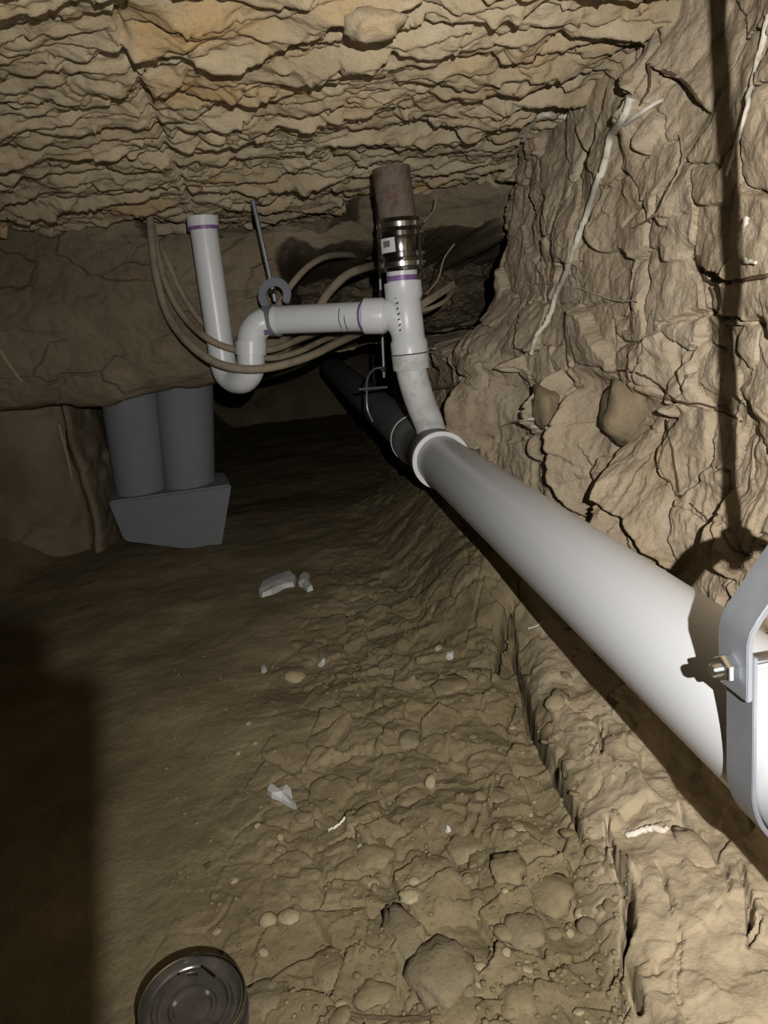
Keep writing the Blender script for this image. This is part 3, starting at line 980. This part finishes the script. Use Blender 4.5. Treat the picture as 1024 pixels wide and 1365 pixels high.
stone('rock', 'wall_right', 838, 553, 84, 86, M_ROCKBROWN, 'brown rock set in the right wall above the pipe', 'rock', None, .42, 5)
stone('rock', 'wall_right', 728, 545, 56, 52, M_ROCKBROWN, 'smaller orange brown rock in the wall nearer the wye', 'rock', None, .42, 8)
stone('rock', 'ceiling', 497, 27, 66, 34, M_CEIL, 'rock lump jutting from the ceiling near the top edge', 'rock', None, .35, 3)
#stone('rock', 'wall_back', 452, 282, 66, 34, M_BACK, 'flat stone sitting at the top of the back wall beside the iron pipe', 'rock', None, .3, 13)
CL_ = [(590, 1290, 78, 76, 'largest grey clod near the bottom edge', M_STONEGREY), (536, 1238, 46, 72, 'tall grey clod above the largest clod', M_STONEGREY),
       (546, 1194, 28, 18, 'pale yellow pebble above the tall grey clod', M_STONEPALE), (662, 1062, 38, 42, 'grey oval clod left of the deep floor crack', M_STONEGREY),
       (692, 1105, 22, 16, 'pale chip at the foot of the bank', M_STONEPALE), (500, 1140, 60, 44, 'broad flat clod in mid floor', M_STONE), (600, 912, 52, 38, 'flat clod on the far right floor', M_STONE),
       (625, 1130, 60, 46, 'wide clod under the crescent crack', M_STONE), (735, 1190, 62, 52, 'brown clod beside the bank crack', M_STONE), (680, 1155, 50, 40, 'brown clod in the clod cluster', M_STONE),
       (578, 1258, 34, 20, 'tan pebble wedged over the largest clod', M_STONEPALE), (440, 1290, 54, 50, 'brown clod left of the tall grey clod', M_STONE), (700, 1240, 52, 42, 'dark clod low beside the bank', M_STONEGREY),
       (355, 1328, 62, 40, 'grey clod right of the lidded can', M_STONEGREY), (556, 1062, 54, 40, 'clod halfway down the floor', M_STONE), (545, 985, 44, 34, 'rounded clod in mid right floor', M_STONEGREY),
       (497, 1175, 22, 14, 'tan pebble at mid floor', M_STONEPALE), (405, 1085, 30, 18, 'dark grey pebble touching the white scrap', M_STONEGREY), (278, 1153, 9, 12, 'single dark pebble alone on the smooth floor', M_ROOTDARK),
       (640, 1205, 44, 38, 'clod between the tall clod and the bank', M_STONE), (610, 1345, 70, 40, 'clod cut off by the bottom edge', M_STONE), (495, 1325, 50, 30, 'low flat clod near the bottom edge', M_STONE),
       (690, 1330, 56, 40, 'brown clod at the bottom beside the bank', M_STONE), (888, 1085, 20, 24, 'round clay lump stuck on the bank beside the pale root', M_CLAY), (925, 1130, 44, 60, 'clay chunk on the bank below the pipe shadow', M_CLAY)]
for x, y, w, h, lb, m in CL_:
    stone('clod', 'floor', x, y, w * .85, h * .8, m, lb, 'clod', 'clods on the floor', .56)

# loose small pebbles: shared meshes, one object each
PEB = [stone_mesh('pebble', 50 + k, .62, .25, 2) for k in range(6)]
for k, me in enumerate(PEB):
    me.transform(Matrix.Scale(.006, 4))
    me.materials.append((M_STONE, M_STONEGREY, M_STONEPALE, M_STONE, M_STONEPALE, M_STONEGREY)[k])
spots = 0
while spots < 120:
    x, y = random.uniform(240, 830), random.uniform(820, 1362)
    f = (x - 240) / 590 * .6 + (y - 820) / 540 * .5
    if random.random() > f ** 1.5:
        continue
    p = on('floor', x, y)
    if p[0] - float(foot(p[1])) > .05:
        continue
    d = np.linalg.norm(p - EYE)
    s0 = random.choice((3, 4, 4, 5, 6, 8, 11)) / FPX * d
    u0 = s0 / .006
    o = bpy.data.objects.new('pebble', PEB[spots % 6])
    COL.objects.link(o)
    o.scale = (u0 * random.uniform(.8, 1.3), u0 * random.uniform(.8, 1.3), u0 * random.uniform(.7, 1))
    o.rotation_euler = (random.uniform(-.4, .4), random.uniform(-.4, .4), random.uniform(0, 6))
    o.location = p + np.array([0, 0, s0 * .15])
    hue = ('tan', 'grey brown', 'pale yellow', 'tan', 'pale yellow', 'grey brown')[spots % 6]
    tag(o, 'small loose %s pebble scattered on the dirt floor' % hue, 'pebble', 'loose %s pebbles on the floor' % hue)
    spots += 1

# grit too fine to count
bm = bmesh.new()
for k in range(1500):
    x, y = random.uniform(220, 840), random.uniform(780, 1362)
    if random.random() > .15 + .85 * ((y - 780) / 580) * ((x - 150) / 690):
        continue
    p = on('floor', x, y)
    r = random.uniform(.0012, .0032)
    mt = Matrix.Translation(p + np.array([0, 0, r * .3])) @ Matrix.Rotation(random.uniform(0, 6), 4, 'Z') @ Matrix.Diagonal((r * random.uniform(.7, 1.5), r * random.uniform(.7, 1.4), r * .8, 1))
    bmesh.ops.create_icosphere(bm, subdivisions=1, radius=1, matrix=mt)
me = bpy.data.meshes.new('grit')
bm.to_mesh(me)
bm.free()
g = link('grit', me, M_STONE)
g['kind'] = 'stuff'
tag(g, 'fine grit strewn over the dirt floor', 'grit')


def scrap(name, outline, thick, mat, lb, lift=.004):
    """A ragged flat chip lying on the floor, cut from a bumpy slab."""
    pts = [np.asarray(on('floor', x, y)) for x, y in outline]
    c = sum(pts) / len(pts)
    bm = bmesh.new()
    n = len(pts)
    low = [bm.verts.new(p + np.array([0, 0, -.002])) for p in pts]
    top = [bm.verts.new(c + (p - c) * .93 + np.array([0, 0, thick + random.uniform(-.002, .003)])) for p in pts]
    cv_ = bm.verts.new(c + np.array([0, 0, thick + .004]))
    for k in range(n):
        k2 = (k + 1) % n
        bm.faces.new((low[k], low[k2], top[k2], top[k]))
        bm.faces.new((top[k], top[k2], cv_))
    bm.faces.new(low[::-1])
    bmesh.ops.recalc_face_normals(bm, faces=bm.faces)
    me = bpy.data.meshes.new(name)
    bm.to_mesh(me)
    bm.free()
    return tag(link(name, me, mat, None, False), lb, 'scrap')


scrap('plaster_scrap', [(346, 793), (351, 778), (370, 769), (388, 765), (396, 772), (393, 781), (378, 784), (362, 792), (350, 796)], .012, M_PLASTER, 'larger white plaster scrap on the floor right of the pier')
scrap('plaster_scrap', [(399, 781), (400, 768), (407, 766), (415, 768), (413, 779), (418, 787), (412, 789), (405, 783)], .010, M_PLASTER, 'small white scrap beside the larger plaster scrap')
scrap('plaster_scrap', [(356, 1057), (361, 1049), (371, 1055), (384, 1051), (390, 1056), (392, 1069), (398, 1077), (390, 1077), (378, 1070), (364, 1064)], .006, M_PLASTER, 'bone shaped white scrap in the middle of the floor')
for (x, y), lb in (((600, 874), 'tiny white chip on the far right floor'), ((428, 884), 'tiny white chip on the far mid floor'), ((352, 893), 'tiny white chip left of the far floor chips'), ((597, 1105), 'white chip above the clod cluster')):
    scrap('white_chip', [(x - 4, y + 2), (x - 2, y - 3), (x + 3, y - 4), (x + 5, y + 1), (x + 1, y + 4)], .003, M_PLASTER, lb)

# ---------------------------------------------------------------- the dark lidded can at the bottom edge
cc = np.asarray(at_z(255, 1335, .075))
can = thing('lidded_can', (cc[0], cc[1], 0), 'small dark glossy can with a ringed lid standing on the floor', 'can')
ax = Vector((.10, -.10, 1)).normalized()
c0 = Vector((cc[0], cc[1], .0)) - Vector((ax.x, ax.y, 0)) * .07
top = c0 + ax * .075
stepped(c0 - ax * .01, top, [(0, .040), (.02, .043), (.70, .043), (.73, .0455), (.86, .0455), (.87, .044)], 'can_body', M_BLACK, can, 56)
ex = Vector((1, 0, 0)) - ax * ax.x
ex.normalize()
ey = ax.cross(ex)
prof_l = [(-.006, .0435), (.0005, .0435), (.002, .0405), (-.004, .0385), (-.0055, .0365), (-.0055, .0335), (-.0015, .0315), (-.0015, .0295), (-.006, .0275), (-.0068, .0235), (-.0068, .0205), (-.0035, .0185), (-.0035, .0165), (-.0068, .0145), (-.006, .0005)]
N_ = 56
vl = [top + ax * z + (ex * math.cos(2 * math.pi * k / N_) + ey * math.sin(2 * math.pi * k / N_)) * r for z, r in prof_l for k in range(N_)]
fl = [(i * N_ + k, i * N_ + (k + 1) % N_, (i + 1) * N_ + (k + 1) % N_, (i + 1) * N_ + k) for i in range(len(prof_l) - 1) for k in range(N_)]
me = bpy.data.meshes.new('lid')
me.from_pydata([tuple(v) for v in vl], [], fl)
lid = link('lid', me, M_LID, can)
me.set_sharp_from_angle(angle=math.radians(35))
tube('rim', [top + ax * .001 + (Vector((1, 0, 0)) * math.cos(a) + Vector((0, 1, 0)) * math.sin(a) - ax * (ax.x * math.cos(a) + ax.y * math.sin(a))) * .0432 for a in np.linspace(0, 2 * math.pi, 57)], .0016, M_SHIELD, lid, 8, False)
for a in (.9, 1.5, 4.0):
    p = top + ax * .0005 + Vector((math.cos(a), math.sin(a), 0)) * .027
    tube('lid_tab', [p, p + Vector((math.cos(a + 1.4), math.sin(a + 1.4), 0)) * .018], .0014, M_SHIELD, lid, 8)

# ---------------------------------------------------------------- the phone taking the picture: it shades the lower left of the floor
ph = bpy.data.meshes.new('smartphone')
bm = bmesh.new()
bmesh.ops.create_cube(bm, size=1)
for v in bm.verts:
    v.co = Vector((v.co.x * .074, v.co.y * .150, v.co.z * .008))
vert_e = [e for e in bm.edges if abs((e.verts[0].co - e.verts[1].co).z) > .005]
bmesh.ops.bevel(bm, geom=vert_e, offset=.010, segments=6, affect='EDGES')
bmesh.ops.bevel(bm, geom=[e for e in bm.edges if len(e.link_faces) == 2 and e.calc_face_angle(0) > 1.2], offset=.0015, segments=2, affect='EDGES')
for v in bm.verts:
    v.co += Vector((-.037 + .0045, -.075 + .014, .007))
bm.to_mesh(ph)
bm.free()
pho = link('smartphone', ph, M_PHONE, None, False)
pho.matrix_world = M4
tag(pho, 'black smartphone held up to take the picture', 'phone')
